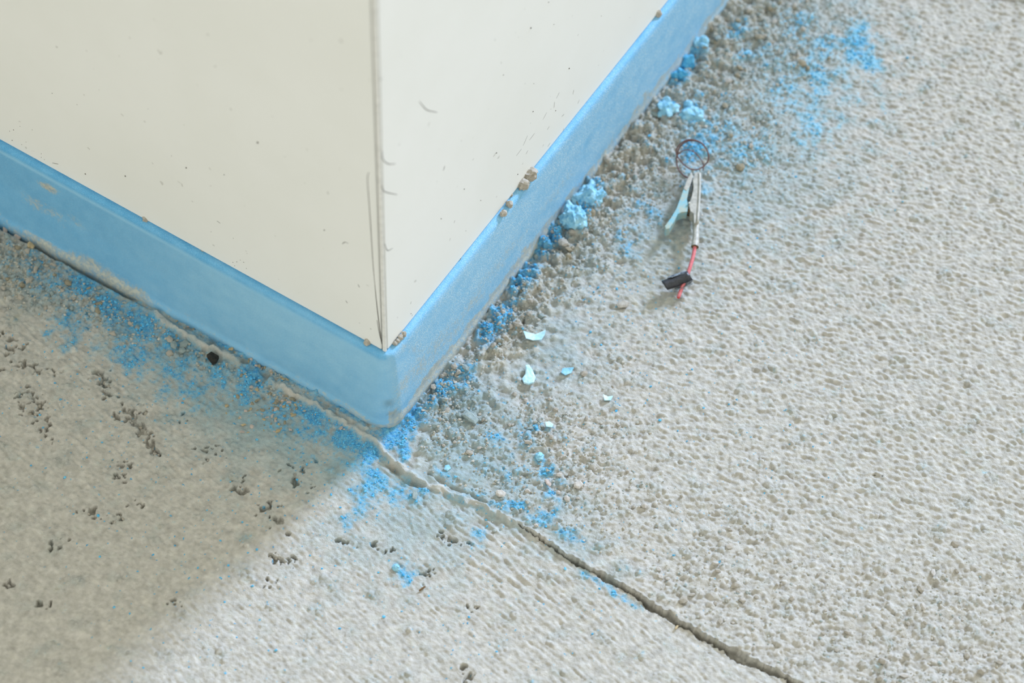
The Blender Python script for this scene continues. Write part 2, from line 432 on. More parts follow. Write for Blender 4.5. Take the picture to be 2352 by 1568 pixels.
crumbs(420, blobs([(50, 620, 110, 1, 60, 30), (150, 670, 80, .7, 40, 30)]) * vis * (d_wall > 3), .9, 2.4, .95, 25, .2)
crumbs(5000, den_l, .4, 2.0, .75, 22, .06)
crumbs(240, vis * w_up * (PX > 1300), .7, 1.8, .5, 23, .05)
crumbs(90, vis * pits, .8, 1.9, .9, 24, .08)

# --- stains: blue chalk, grey-green dust, brown grit
b_in = blobs([(445, 745, 70, 1.1, 14, 30), (500, 785, 60, 1.0, 12, 32), (560, 815, 60, .9, 12, 32), (680, 880, 90, .95, 10, 30), (780, 935, 70, 1.05, 10, 30), (1150, 735, 60, 1.2, 26, -52), (1205, 640, 60, 1.1, 24, -52), (1262, 560, 50, 1.15, 26, -45), (195, 655, 60, 1, 42, 30), (250, 705, 60, 1, 40, 35), (330, 745, 70, 1, 45, 40), (310, 810, 70, .78), (90, 620, 70, .66), (400, 790, 60, .7), (450, 740, 30, .9, 14, 30), (180, 740, 90, .58), (420, 870, 90, .6), (500, 880, 70, .62),
              (580, 865, 40, 1.05), (560, 905, 36, .9), (640, 935, 60, .72), (720, 955, 70, .95, 34, 28), (800, 1010, 56, 1.1, 34, 35), (850, 1035, 40, 1.15), (730, 985, 70, .7), (820, 960, 40, .85, 12, 32), (905, 1000, 40, 1.2, 46, 100), (940, 965, 36, 1.15, 60, 40), (925, 1030, 22, 1.1, 40, 150),
              (860, 1100, 50, .92, 34, 35), (920, 1135, 40, .8), (840, 1150, 60, .6), (970, 1125, 30, .85, 12, 20), (1020, 890, 46, .95, 34, -50), (1065, 860, 36, .8), (990, 925, 26, .8), (1120, 765, 46, 1.1, 30, -50), (1155, 720, 36, 1.1, 26, -50), (1190, 655, 46, 1.05, 26, -60), (1265, 555, 60, 1.0, 34, -45), (1225, 590, 40, 1, 30, -50),
              (1340, 470, 50, .95, 60, 30), (1310, 500, 50, .8), (1560, 175, 46, 1.1, 30, -50), (1590, 130, 40, 1, 28, -40), (1690, 75, 36, .85), (1715, 130, 36, .8), (1535, 250, 30, .9), (1590, 265, 34, .95), (1590, 350, 42, .95), (1640, 320, 60, .75), (1720, 345, 70, .64), (1800, 220, 60, .62), (1970, 105, 46, .98, 62, 30), (1900, 100, 34, .85), (1830, 60, 60, .66), (2000, 150, 30, .9), (1880, 180, 46, .75), (1860, 290, 60, .66), (1480, 480, 60, .55), (1440, 560, 60, .5),
              (1135, 1005, 34, .8, 16, 10), (1230, 980, 60, .68, 20, 10), (1200, 1015, 40, .6), (1240, 1055, 22, .95, 16, 60), (1255, 1085, 22, .92), (1270, 1130, 40, .66), (1185, 1162, 36, 1.05, 14, 15), (1150, 1165, 30, .9, 9, 25), (1060, 1150, 80, .75, 9, 24), (1310, 1232, 36, .85, 20, 20), (1250, 1190, 40, .72), (1030, 1100, 50, .66, 14, 35), (1100, 1230, 40, .6), (1365, 1330, 46, .82, 12, 32), (1420, 1365, 60, .66, 14, 32), (910, 1303, 12, 1.05), (935, 1320, 34, .68), (800, 1200, 30, .62), (700, 880, 40, .5)])
b_wash = np.maximum(b_in, .55 * blobs([(150, 660, 220, 1, 70, 30), (330, 780, 200, 1, 80, 35), (480, 850, 180, 1, 90, 32), (650, 930, 190, .95, 80, 32), (800, 1030, 120, 1, 70, 32), (900, 1110, 130, .8, 60, 30), (1020, 900, 110, .9, 60, -50), (1200, 640, 160, .7, 60, -52), (1560, 240, 160, .7, 80, -45), (1620, 340, 150, .8), (1850, 170, 180, .85), (1400, 470, 130, .6), (1200, 1080, 150, .55), (1130, 1160, 150, .6, 40, 28)]))
blue = np.clip((b_wash * 1.15 - .26 + .11 * N4 + .08 * N2 + .09 * N8) * 1.1, 0, 1)
# scattered specks, thinning out away from the column
sp_n = field(1.15, 1.15, 0, 31)
sp_d = blobs([(700, 1050, 420, 1), (350, 850, 420, 1), (500, 1250, 300, .8), (1150, 1050, 280, 1), (1350, 700, 300, 1), (1750, 250, 330, 1), (1400, 1150, 400, .45), (1000, 1350, 400, .5), (1600, 900, 600, .3)])
blue = np.maximum(blue, sst(sp_n, 2.75 - .75 * sp_d, 3.05 - .75 * sp_d) * sst(sp_d, .05, .3))
blue = blue * (1 - fin_mask * sst(ridge_h, .9, 2.0) * .8)
blue = blue * (1 - .8 * cr)
teal = blobs([(60, 640, 150, .7, 70, 30), (450, 800, 420, .75, 130, 32), (600, 960, 300, .85, 110, 28), (820, 1080, 180, .8, 90, 30), (960, 1180, 160, .6), (1080, 1060, 170, .8), (1050, 930, 130, .85), (1250, 800, 150, .55), (1200, 1150, 200, .6, 90, 25), (1500, 550, 160, .6), (1700, 330, 260, .65), (1800, 150, 220, .7), (1300, 1250, 160, .45, 60, 32), (1330, 600, 200, .5, 100, -50), (880, 1200, 160, .45)])
teal = np.maximum(teal * (1 - .6 * fin_col), .3 * fin_col)
teal = np.clip(teal * 1.05 + .10 * N8 + .06 * N4 - .05, 0, .95)
brown = blobs([(1400, 420, 240, .9, 70, -52), (1600, 150, 200, .85, 90, -45), (1250, 650, 170, .7, 60, -52), (1170, 800, 90, .9, 50, -30), (1480, 620, 120, .5), (1720, 40, 120, .7), (1740, 200, 90, .55), (40, 620, 120, .5), (130, 690, 160, .45, 40, 32), (570, 845, 90, .6, 24, 32), (640, 880, 60, .5, 20), (620, 910, 50, .5, 18)])
brown = brown * (1 - fin_col)
brown = np.clip(brown * 1.2 + .22 * N4 + .15 * N8 - .25, 0, .9)

zz = z * mm
edge = np.minimum(np.minimum(np.arange(nx)[None, :], np.arange(nx)[::-1][None, :]), np.minimum(np.arange(ny)[:, None], np.arange(ny)[::-1][:, None])) * CELL * 1000
zz = zz * sst(edge, 0, 8)
def hz(x, y):
    fx, fy = (x - X0) / CELL, (y - Y0) / CELL
    i, j = int(np.clip(fx, 0, nx - 2)), int(np.clip(fy, 0, ny - 2))
    return float(zz[j:j + 2, i:i + 2].mean())
def hmax(x, y, r):
    i, j, k = int((x - X0) / CELL), int((y - Y0) / CELL), max(1, int(r / CELL))
    return float(zz[max(0, j - k):j + k + 1, max(0, i - k):i + k + 1].max())
def ground(px, py):
    p = at(px, py, 0)
    for _ in range(4): p = at(px, py, hz(p[0], p[1]))
    return p

# growing outer rows so that the floor runs on beyond the picture
def grow(a, n=16, f=1.5):
    lo, hi, s = [], [], CELL * 8
    x, y = a[0], a[-1]
    for i in range(n): x -= s; y += s; lo.append(x); hi.append(y); s *= f
    return np.concatenate([lo[::-1], a, hi]), n
xe, k = grow(xs); ye, k = grow(ys)
EX, EY = np.meshgrid(xe, ye)
pad = lambda a, v: np.pad(a, k, constant_values=v) if v is not None else np.pad(a, k, mode='edge')
EZ = pad(zz, 0.0)
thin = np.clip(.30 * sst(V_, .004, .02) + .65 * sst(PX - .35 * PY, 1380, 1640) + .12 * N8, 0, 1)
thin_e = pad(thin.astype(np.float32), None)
fade = sst(edge, 0, 12)
mask = np.stack([pad(blue * fade, 0.), pad(teal * fade, 0.), pad(brown * fade, 0.), pad(.5 + (tone - .5) * fade, .5)], -1)
ey_, ex_ = EX.shape
idx = np.arange(ey_ * ex_).reshape(ey_, ex_)
quads = np.stack([idx[:-1, :-1], idx[:-1, 1:], idx[1:, 1:], idx[1:, :-1]], -1).reshape(-1, 4)
cx, cy = (EX[:-1, :-1] + EX[1:, 1:]).ravel() / 2, (EY[:-1, :-1] + EY[1:, 1:]).ravel() / 2
cU, cV = cx * NL[0] + cy * NL[1], cx * NR[0] + cy * NR[1]
keep = ~((cU < -.002) & (cV < -.002))
J = np.array([at(*p)[:2] for p in JOINT])
sd_p = pad(jd_s + .6, None)[:-1, :-1].ravel()
# outside the fine grid the joint simply runs straight on
out_x = (cx < xs[0]) | (cx > xs[-1]) | (cy < ys[0]) | (cy > ys[-1])
de = J[-1] - J[-2]; db = J[1] - J[0]
s_out = np.where(cx > 0, de[0] * (cy - J[-1][1]) - de[1] * (cx - J[-1][0]), db[0] * (cy - J[0][1]) - db[1] * (cx - J[0][0]))
is_up = np.where(out_x, s_out > 0, sd_p > 0)
VV = np.stack([EX.ravel(), EY.ravel(), EZ.ravel()], -1); MK = mask.reshape(-1, 4)
floor = tag(empty('floor', (0, 0, 0)), 'rough plastered concrete floor with a cracked joint and blue chalk dust', 'floor', kind='structure')
for sel, lab in ((keep & is_up, 'crumbly upper slab'), (keep & ~is_up, 'trowelled lower slab')):
    q = quads[sel]; u, inv = np.unique(q.ravel(), return_inverse=True)
    me = mesh_np('slab', VV[u], inv.reshape(-1, 4)); attr_col(me, 'mask', MK[u])
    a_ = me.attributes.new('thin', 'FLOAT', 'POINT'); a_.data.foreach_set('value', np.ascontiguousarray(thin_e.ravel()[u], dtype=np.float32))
    o = link('slab', me, M_FLOOR, floor); o['label'] = lab

# ------------------------------------------------------------------ walls: two painted panels and a corner bead
def panel(name, dirv, nrm, start, label):
    a, b, z0, z1, th = start, .75, BOARD_H + .0002, 1.6, .009
    bm = bmesh.new()
    c = [np.array(dirv) * s + np.array(nrm) * t + np.array([0, 0, h]) for s, t, h in ((a, 0, z0), (b, 0, z0), (b, 0, z1), (a, 0, z1), (a, -th, z0), (b, -th, z0), (b, -th, z1), (a, -th, z1))]
    v = [bm.verts.new(x) for x in c]
    for f in ((0, 1, 2, 3), (4, 5, 6, 7), (0, 1, 5, 4), (1, 2, 6, 5), (2, 3, 7, 6), (3, 0, 4, 7)): bm.faces.new([v[i] for i in f])
    bmesh.ops.recalc_face_normals(bm, faces=bm.faces)
    bmesh.ops.bevel(bm, geom=[e for e in bm.edges], offset=.0003, segments=2, affect='EDGES')
    me = bpy.data.meshes.new(name); bm.to_mesh(me); bm.free()
    return tag(link(name, me, M_WALL), label, 'wall', kind='structure')
wall_l = panel('wall_left', L, NL, .0022, 'cream painted wall panel left of the corner, in shade')
wall_r = panel('wall_right', R, NR, .0017, 'cool white painted wall panel right of the corner')
def bead():
    t = tag(empty('trim_1', (0, 0, BOARD_H)), 'thin pale corner bead between the two wall panels', 'corner bead', kind='structure')
    def strip(name, p2, z0, z1):
        V, n = [], len(p2)
        for zc in (z0, z1):
            for (a, b) in p2: V.append(np.array([0, 0, zc]) + a * L + b * R)
        F = [tuple(range(n)), tuple(range(n, 2 * n))] + [(i, (i + 1) % n, n + (i + 1) % n, n + i) for i in range(n)]
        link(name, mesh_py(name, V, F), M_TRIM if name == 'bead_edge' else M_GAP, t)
    strip('bead_edge', [(.0016, .0), (.0006, .0), (.0002, .00015), (.0, .0005), (.0, .0010), (.0004, .0011), (.0012, .0011), (.0016, .0006)], 0, 1.54)
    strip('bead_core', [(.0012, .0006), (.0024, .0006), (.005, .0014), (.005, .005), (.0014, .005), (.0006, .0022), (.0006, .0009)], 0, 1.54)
    return t
bead()

# marks on the panels
def mark(wall, n, pts, r, name='scuff_mark'):
    P = catmull([on_wall(x, y, n, .00002) for x, y in pts], 5)
    k = len(P); rr = r * (.45 + .55 * np.sin(np.linspace(.25, math.pi - .25, k)))
    me = tube(name, P, rr, 5)
    # press it flat on the panel
    for v in me.vertices:
        d = np.array(v.co) @ n; v.co = Vector(np.array(v.co) - n * (d * .8))
    link(name, me, M_MARK, wall)
mark(wall_l, NL, [(847, 396), (844, 412), (848, 470), (852, 530), (857, 610), (862, 665)], .00022, 'hairline_crack')
mark(wall_l, NL, [(861, 655), (866, 705), (872, 755), (876, 784)], .00030, 'hairline_crack')
mark(wall_l, NL, [(866, 735), (871, 765), (877, 790)], .00022, 'hairline_crack')
for p in ([(878, 348), (880, 366), (889, 375), (898, 377), (908, 376)], [(876, 425), (881, 438), (893, 443), (912, 447)], [(963, 233), (972, 244), (982, 253), (1004, 258)], [(884, 560), (890, 575), (902, 570)]):
    mark(wall_r, NR, p, .0002)
for p in ([(1212, 311), (1202, 334)], [(1228, 306), (1216, 322)], [(1198, 342), (1186, 358)], [(1256, 258), (1247, 275)], [(1274, 234), (1272, 248)], [(1318, 206), (1316, 217)], [(1331, 229), (1327, 238)], [(1262, 290), (1257, 298)], [(1213, 345), (1208, 354)], [(1022, 381), (1019, 391)], [(1045, 506), (1043, 512)], [(1022, 380), (1018, 392)], [(1139, 351), (1133, 360)], [(945, 692), (943, 698)], [(1264, 328), (1258, 337)], [(1285, 212), (1278, 226)], [(1296, 262), (1290, 268)], [(948, 722), (946, 726)]):
    mark(wall_r, NR, p, .00016)
for p in ([(794, 690), (798, 696)], [(822, 653), (826, 660)], [(786, 560), (792, 556), (800, 559)], [(498, 507), (506, 513)], [(120, 374), (134, 377)], [(850, 754), (853, 756)]):
    mark(wall_l, NL, p, .00018)
speck_me = [rock('speck', 1, .4, seed=i) for i in range(3)]
for m_ in speck_me: m_.materials.append(M_MARK)
def speck(wall, n, px, py, r):
    o = link('speck', random.choice(speck_me), None, wall, on_wall(px, py, n, 0)); o.scale = (r, r, r * 1.2)
for px, py, r in ((592, 327, 2), (428, 385, 1.8), (288, 404, 1.6), (196, 399, 1.6), (515, 401, 1.2), (745, 528, 1.5), (394, 358, .8), (28, 322, 1.2), (31, 298, 1.1), (22, 301, .9), (50, 332, .8), (60, 326, .7), (95, 353, .9), (95, 361, .9), (102, 366, .8), (74, 298, .7), (46, 290, .7), (535, 602, 1), (544, 601, 1), (539, 610, .9), (552, 597, .8), (560, 602, .9), (566, 616, .8), (536, 547, .8), (485, 532, .8), (120, 214, 1), (177, 240, .8), (700, 420, .7), (655, 360, .6), (340, 250, .6)):
    speck(wall_l, NL, px, py, r * .00022)
for px, py, r in ((1219, 64, 2), (1272, 56, 1.1), (1307, 157, 1.6), (1156, 172, 1.2), (1140, 351, 1.6), (1224, 256, 1.5), (1276, 254, 1.4), (1189, 400, 1.4), (1104, 460, 1), (1013, 502, 1.2), (1070, 530, .9), (1066, 434, 1.4), (1058, 594, 1.2), (944, 720, 1.2), (940, 760, 1), (1226, 192, .9), (1260, 5, 1.2)):
    speck(wall_r, NR, px, py, r * .00022)

# ------------------------------------------------------------------ baseboard wrapping the corner
def baseboard():
    prof = [(-.001, BOARD_H - .0004, .004), (.0008, BOARD_H - .0004, .004), (.0017, BOARD_H - .0005, .0045), (.0025, BOARD_H - .0010, .005), (.0030, BOARD_H - .0020, .0055)]
    for zc in np.linspace(BOARD_H - .004, .0075, 26):
        t = (BOARD_H - zc) / BOARD_H; prof.append((.0031 + .0016 * t ** .7, zc, .006 + .005 * t))
    prof += [(.0048, .0055, .0112), (.0053, .0045, .0116), (.0055, .003, .0118), (.0055, .001, .0118), (.0054, -.002, .0118), (.005, -.012, .0118)]
    s_arm = np.concatenate([np.arange(0, .30, .0009), [.32, .36, .45, .6, .75]])
    rows = []
    for (d, zc, rho) in prof:
        c = (d - rho) * (NL + NR)
        low = np.clip(1 - zc / .03, 0, 1)
        left = [c + rho * NL + s * L + NL * (low * .0032 * np.clip((s - .02) / .18, 0, 1) ** 1.0) for s in s_arm[::-1]]
        arc = [c + rho * (math.cos(a) * NL + math.sin(a) * NR) for a in np.linspace(0, math.pi / 2, 18)[1:-1]]
        right = [c + rho * NR + s * R for s in s_arm]
        rows.append(np.array(left + arc + right) + np.array([0, 0, zc]))
    P = np.array(rows)                              # profile x along x 3
    m, n, _ = P.shape
    g = np.random.default_rng(5)
    def smooth1(a, k):
        kk = np.ones(k) / k
        return np.convolve(np.pad(a, k, mode='edge'), kk, 'same')[k:-k]
    # the lower edge is not quite straight
    wav = smooth1(g.standard_normal(n), 25) * .0012
    zfrac = np.clip(1 - P[:, :, 2] / .012, 0, 1)
    nrm = np.gradient(P, axis=1); nrm = np.cross(nrm, np.array([0, 0, 1.0])); nrm /= np.linalg.norm(nrm, axis=2)[:, :, None] + 1e-9
    if (nrm[5, n // 2] @ (NL + NR)) < 0: nrm = -nrm
    P += nrm * (zfrac * wav[None, :])[:, :, None]
    px, py = seen(P)
    s_sign = np.concatenate([-s_arm[::-1] - .006, np.linspace(-.0055, .0055, 16), s_arm + .006])[None, :] * np.ones((m, 1))
    zc = P[:, :, 2]
    isR = sst(s_sign + 0 * zc, -.005, .012)
    r2 = np.random.default_rng(8).standard_normal((m, n)); 
    for ax, kk in ((1, 9), (0, 3)):
        r2 = np.apply_along_axis(lambda a: smooth1(a, kk), ax, r2)
    r2 /= r2.std()
    wear = blobs([(930, 880, 60, .45, 22, -60), (1000, 800, 90, .42, 24, -55), (1090, 690, 90, .4, 22, -53), (110, 430, 34, .75, 9, 32), (85, 470, 34, .5, 20, 40), (120, 490, 60, .45, 20, 40), (170, 505, 40, .38, 12, 40), (215, 605, 50, .62, 12, 33), (240, 620, 60, .5, 14, 33), (60, 455, 30, .3), (290, 650, 60, .5, 14, 30), (960, 850, 90, .45, 26, -55), (1040, 760, 120, .4, 24, -53), (1160, 590, 160, .35, 22, -52), (1280, 440, 130, .36, 14, -52), (1420, 330, 120, .3, 18, -52), (950, 800, 50, .35, 30)], px, py)
    lip = np.where(s_sign < 0, np.interp(px, [0, 60, 120, 330, 360, 700, 880], [.3, .55, .6, .6, .25, .3, .55]), np.interp(px, [900, 1000, 1300, 1650], [.6, .62, .6, .5]))
    lip_h = np.where(s_sign < 0, .0075, .012) + .0015 * r2
    wear = np.maximum(wear, lip * sst(lip_h - zc, -.001, .0025)) + .03 * r2
    pale = np.clip(.62 + .06 * r2 + .35 * blobs([(700, 760, 320, 1, 60, 28), (880, 860, 80, .8), (1100, 600, 260, .6, 40, -52)], px, py) - np.where(s_sign < 0, .6, .3) * sst(zc, BOARD_H - .005, BOARD_H - .002), 0, 1)
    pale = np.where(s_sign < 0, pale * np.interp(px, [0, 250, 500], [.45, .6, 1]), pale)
    pale = np.maximum(pale, (np.abs(zc - (BOARD_H - .0042)) < .0012) * .85 * (s_sign < .003))       # dusty rim line
    grain = np.clip(isR * (.8 + .2 * r2), 0, 1) * (1 - .6 * sst(zc, BOARD_H - .004, BOARD_H - .001))
    dark = np.clip(blobs([(893, 926, 12, .42, 10), (890, 953, 22, .4, 3), (912, 943, 24, .3, 4, -25)], px, py) * (r2 > .25), 0, 1)
    idx = np.arange(m * n).reshape(m, n)
    q = np.stack([idx[:-1, :-1], idx[:-1, 1:], idx[1:, 1:], idx[1:, :-1]], -1).reshape(-1, 4)
    me = mesh_np('baseboard_corner', P.reshape(-1, 3), q[:, ::-1])
    attr_col(me, 'mask', np.stack([np.clip(wear, 0, 1), pale, grain, dark], -1).reshape(-1, 4))
    return tag(link('baseboard_corner', me, M_BOARD), 'dusty blue vinyl baseboard wrapping the corner with a rounded nose', 'baseboard', kind='structure')
baseboard()

# ------------------------------------------------------------------ clip with its lead, lying on the grit
M_METAL = simple('dull_tin', (182, 178, 166), (150, 148, 138), 500, .5, .5, bump=.25)
M_METAL_D = simple('blue_stained_tin', (120, 176, 190), (164, 172, 158), 330, .7, .3, bump=.4)
M_PIN = simple('bright_rivet', (226, 224, 214), (210, 208, 200), 500, .18, .6, metal=.9, bump=0)
M_SPRING = simple('rusty_spring', (112, 84, 40), (80, 56, 30), 900, .6, .4, bump=.3)
M_RED = simple('faded_red_insulation', (196, 98, 104), (204, 122, 122), 900, .6, .3, bump=.2)
M_REDTIP = simple('red_wire_core', (214, 70, 64), (190, 52, 50), 900, .6, .3, bump=.2)
M_COPPER = simple('tarnished_copper', (112, 78, 72), (92, 62, 58), 900, .5, .4, bump=.2)
M_TAPE = simple('black_tape', (30, 32, 36), (52, 54, 60), 700, .35, .5, bump=.5)
M_TAPE_G = simple('glue_grey', (150, 160, 168), (70, 76, 84), 900, .5, .4, bump=.6)

def build_clip():
    base = ground(1590, 500); zb = hmax(base[0], base[1], .006)
    root = tag(empty('crocodile_clip', (base[0], base[1], zb)), 'dull tin crocodile clip with red lead and black tape lying on the grit', 'clip')
    off = np.array([base[0], base[1], zb])
    zt = zb + .0085
    P = lambda pts, zz_=zt: [at(x, y, zz_) - off for x, y in pts]
    def part(name, me, mat, par=None):
        if not me.materials: me.materials.append(mat)
        o = bpy.data.objects.new(name, me); COL.objects.link(o); o.parent = par or root; return o
    arm = part('jaw_arm', prism('jaw_arm', P([(1597, 396), (1604, 393), (1609, 398), (1609, 430), (1607, 470), (1604, 512), (1594, 512), (1593, 490), (1586, 485), (1582, 470), (1589, 450), (1593, 430), (1591, 412)]), .0012, .0085), M_METAL)
    part('jaw_rib', tube('jaw_rib', catmull(P([(1607, 398), (1607, 430), (1605, 470), (1602, 512)]), 5), .0007, 8), M_METAL, arm)
    lev = part('lever_arm', prism('lever_arm', P([(1588, 394), (1579, 409), (1570, 432), (1563, 452), (1553, 478), (1541, 498), (1527, 517), (1530, 524), (1538, 522), (1549, 505), (1557, 489), (1566, 485), (1579, 484), (1581, 470), (1578, 455), (1584, 428), (1591, 404)]), .002, .0078), M_METAL_D)
    part('jaw_nose', prism('jaw_nose', P([(1588, 393), (1579, 409), (1570, 432), (1577, 436), (1585, 426), (1592, 403)]), .0018, .0081), M_METAL, lev)
    for (x, y, r) in ((1606, 398, .0005), (1583, 466, .0006), (1613, 494, .0005)):
        m_ = rock('rivet', 2, 0, (r, r, r), smooth=True); p = P([(x, y)], zt + .0002)[0]
        if x > 1610: p = np.array(P([(x, y)], zb + .004)[0])
        o = part('rivet', m_, M_PIN); o.location = Vector(p)
    ring = [np.array(P([(1587, 488)], zb + .005)[0]) + np.array([.0022 * math.cos(a), .0006 * a / 6.3 - .001, .0022 * math.sin(a)]) for a in np.linspace(0, 15, 60)]
    part('spring', tube('spring', ring, .0004, 6), M_SPRING)
    bar = catmull([np.array(P([(x, y)], zb + .006)[0]) for x, y in ((1600, 505), (1599, 530), (1598, 550), (1596, 567))], 5)
    brl = part('crimp_barrel', tube('crimp_barrel', bar, np.linspace(.0013, .0019, len(bar)), 14, caps=False), M_METAL)
    tcol = np.array(bar[-1]); tdir = (bar[-1] - bar[-3]); tdir /= np.linalg.norm(tdir)
    part('barrel_mouth', tube('barrel_mouth', [tcol - tdir * .0009, tcol - tdir * .0002, tcol + tdir * .0001], [.0018, .0018, .0016], 14), M_SPRING, brl)
    g1, g2 = ground(1566, 655), ground(1556, 685)
    lead = [bar[-1] - tdir * .0008] + [np.array(P([(x, y)], zb + h)[0]) for x, y, h in ((1594, 580, .0055), (1589, 600, .005), (1582, 622, .0045), (1573, 645, .0035), (1565, 664, .0022), (1558, 683, .0012))]
    wr = part('lead_wire', tube('lead_wire', catmull(lead, 6), .0009, 10), M_RED)
    c = catmull(lead, 6); d = c[-1] - c[-2]; d /= np.linalg.norm(d)
    part('wire_core', tube('wire_core', [c[-1] - d * .0003, c[-1] + d * .0004], .0005, 8), M_REDTIP, wr)
    # a flap of black tape rolled round the lead
    A, B = np.array(P([(1526, 655)], zb + .0035)[0]), np.array(P([(1586, 634)], zb + .0048)[0])
    ax = (B - A) / np.linalg.norm(B - A); e1 = np.cross(ax, [0, 0, 1.]); e1 /= np.linalg.norm(e1); e2 = np.cross(e1, ax)
    if e1[1] > 0: e1 = -e1
    def sheet(name, a0, a1, r0, r1, s0, s1, mat, lift=0., n=26, m=12, th=.00025, par=None):
        g = np.random.default_rng(len(name)); V, F = [], []
        for side in (0, 1):
            for i in range(m):
                s = s0 + (s1 - s0) * i / (m - 1)
                for k in range(n):
                    t = k / (n - 1); a = a0 + (a1 - a0) * t; r = r0 + (r1 - r0) * t + .00025 * math.sin(7 * t + 4 * s) + side * th
                    V.append(A + (B - A) * (s + .07 * math.sin(5 * t + 2)) + r * (math.cos(a) * e1 + math.sin(a) * e2) + np.array([0, 0, lift]))
        N = m * n
        for i in range(m - 1):
            for k in range(n - 1):
                q = (i * n + k, i * n + k + 1, (i + 1) * n + k + 1, (i + 1) * n + k); F.append(q); F.append(tuple(x + N for x in q[::-1]))
        for i in range(m - 1):
            for k in (0, n - 1): F.append((i * n + k, (i + 1) * n + k, (i + 1) * n + k + N, i * n + k + N))
        for k in range(n - 1):
            for i in (0, m - 1): F.append((i * n + k, i * n + k + 1, i * n + k + 1 + N, i * n + k + N))
        return part(name, mesh_py(name, V, F, True), mat, par)
    tp = sheet('tape_flap', -.9, 4.2, .0022, .0026, 0, 1, M_TAPE)
    sheet('tape_glue_edge', -.95, -.2, .0027, .0040, .38, .98, M_TAPE_G, par=tp)
    sheet('tape_glue_edge', 1.9, 2.9, .0027, .0030, .25, .9, M_TAPE_G, par=tp)
    return root
build_clip()

def copper():
    b = ground(1590, 385); zb = hmax(b[0], b[1], .004)
    off = np.array([b[0], b[1], zb])
    pts = [(1600, 412, 2), (1588, 410, 2.5), (1572, 404, 3), (1558, 388, 3.5), (1554, 368, 4.5), (1556, 352, 7), (1563, 336, 10), (1578, 325, 12), (1596, 323, 13), (1614, 331, 12), (1625, 348, 10), (1627, 366, 8), (1618, 380, 6.5), (1602, 389, 6), (1586, 388, 6), (1571, 378, 6.5),
           (1558, 362, 7), (1553, 348, 8.5), (1560, 333, 11), (1576, 322, 13), (1592, 321, 13.5), (1611, 328, 13), (1623, 343, 11), (1628, 360, 9), (1624, 375, 7.5)]
    C1 = [at(x, y, zb + h * mm) - off for x, y, h in pts]
    inner = [(1556, 356, 7), (1568, 346, 8), (1582, 344, 8), (1596, 350, 7), (1607, 362, 6), (1615, 376, 5), (1615, 392, 3)]
    C2 = [at(x, y, zb + h * mm) - off for x, y, h in inner]
    root = tag(empty('copper_wire', tuple(off)), 'tarnished copper wire coiled in two loops at the tip of the clip', 'wire')
    for nm, c, r in (('outer_loop', C1, .00036), ('inner_loop', C2, .00028)):
        me = tube(nm, catmull(c, 6), r, 7); me.materials.append(M_COPPER)
        o = bpy.data.objects.new(nm, me); COL.objects.link(o); o.parent = root
copper()

# ------------------------------------------------------------------ flakes, clods and crumbs one can pick up
def flake(name, poly, mat, label, cat, curl=.0, th=.0006, group=None, lift=.0004):
    c = np.mean(poly, axis=0); g = ground(*c); off = np.array([g[0], g[1], 0])
    zb = hmax(g[0], g[1], .0012) * .6 + g[2] * .4
    Q = [at(x, y, zb + lift) for x, y in poly]
    Q = [np.array([q[0] - g[0], q[1] - g[1]]) for q in Q]
    rmax = max(np.linalg.norm(q) for q in Q)
    bm = bmesh.new(); n = len(Q); rings = (1.0, .66, .33); lay = []
    for side, zz_ in ((0, 0.), (1, th)):
        L_ = []
        for k, s in enumerate(rings):
            L_.append([bm.verts.new((q[0] * s, q[1] * s, zz_ * (1 if k else .7) + curl * (np.linalg.norm(q) * s / rmax) ** 2 + .15 * th * math.sin(5 * i + side))) for i, q in enumerate(Q)])
        cc = bm.verts.new((0, 0, zz_)); lay.append((L_, cc))
    for (L_, cc) in lay:
        for k in range(2):
            for i in range(n): bm.faces.new((L_[k][i], L_[k][(i + 1) % n], L_[k + 1][(i + 1) % n], L_[k + 1][i]))
        for i in range(n): bm.faces.new((L_[2][i], L_[2][(i + 1) % n], cc))
    for i in range(n): bm.faces.new((lay[0][0][0][i], lay[0][0][0][(i + 1) % n], lay[1][0][0][(i + 1) % n], lay[1][0][0][i]))
    bmesh.ops.recalc_face_normals(bm, faces=bm.faces)
    me = bpy.data.meshes.new(name); bm.to_mesh(me); bm.free()
    o = link(name, me, mat, None, (g[0], g[1], zb + lift))
    return tag(o, label, cat, group)
G = 'pale blue paint flakes'
flake('paint_flake', [(1202, 764), (1212, 771), (1228, 770), (1243, 764), (1253, 761), (1251, 771), (1244, 782), (1224, 783), (1208, 780)], M_PALE, 'crescent-shaped pale blue paint flake, largest of the flakes beside the right baseboard', 'paint flake', .0012, group=G)
flake('paint_flake', [(1207, 843), (1215, 842), (1223, 852), (1230, 870), (1226, 882), (1214, 886), (1203, 882), (1199, 872), (1206, 862)], M_PALE, 'bright white-blue upright paint flake below the crescent-shaped one', 'paint flake', .0008, .0016, group=G)
flake('paint_flake', [(1292, 848), (1304, 846), (1318, 846), (1312, 858), (1298, 864), (1289, 858)], M_WOOL, 'dull pale blue paint flake right of the bright white-blue flake', 'paint flake', .0006, .0009, group=G)
flake('paint_flake', [(1385, 908), (1396, 911), (1408, 911), (1403, 921), (1388, 922)], M_PALE, 'small cup-shaped pale blue paint flake out on the clean plaster', 'paint flake', .0008, group=G)
flake('paint_flake', [(1252, 971), (1262, 969), (1271, 976), (1268, 983), (1254, 981)], M_PALE, 'small square pale blue paint flake among crumbs above the joint', 'paint flake', .0003, .0009, group=G)
flake('paint_flake', [(948, 1128), (955, 1124), (960, 1136), (956, 1148), (947, 1144)], M_CRUMB_T, 'greyish blue flake lying just below the mortar fin', 'paint flake', 0, .0006, group=G)
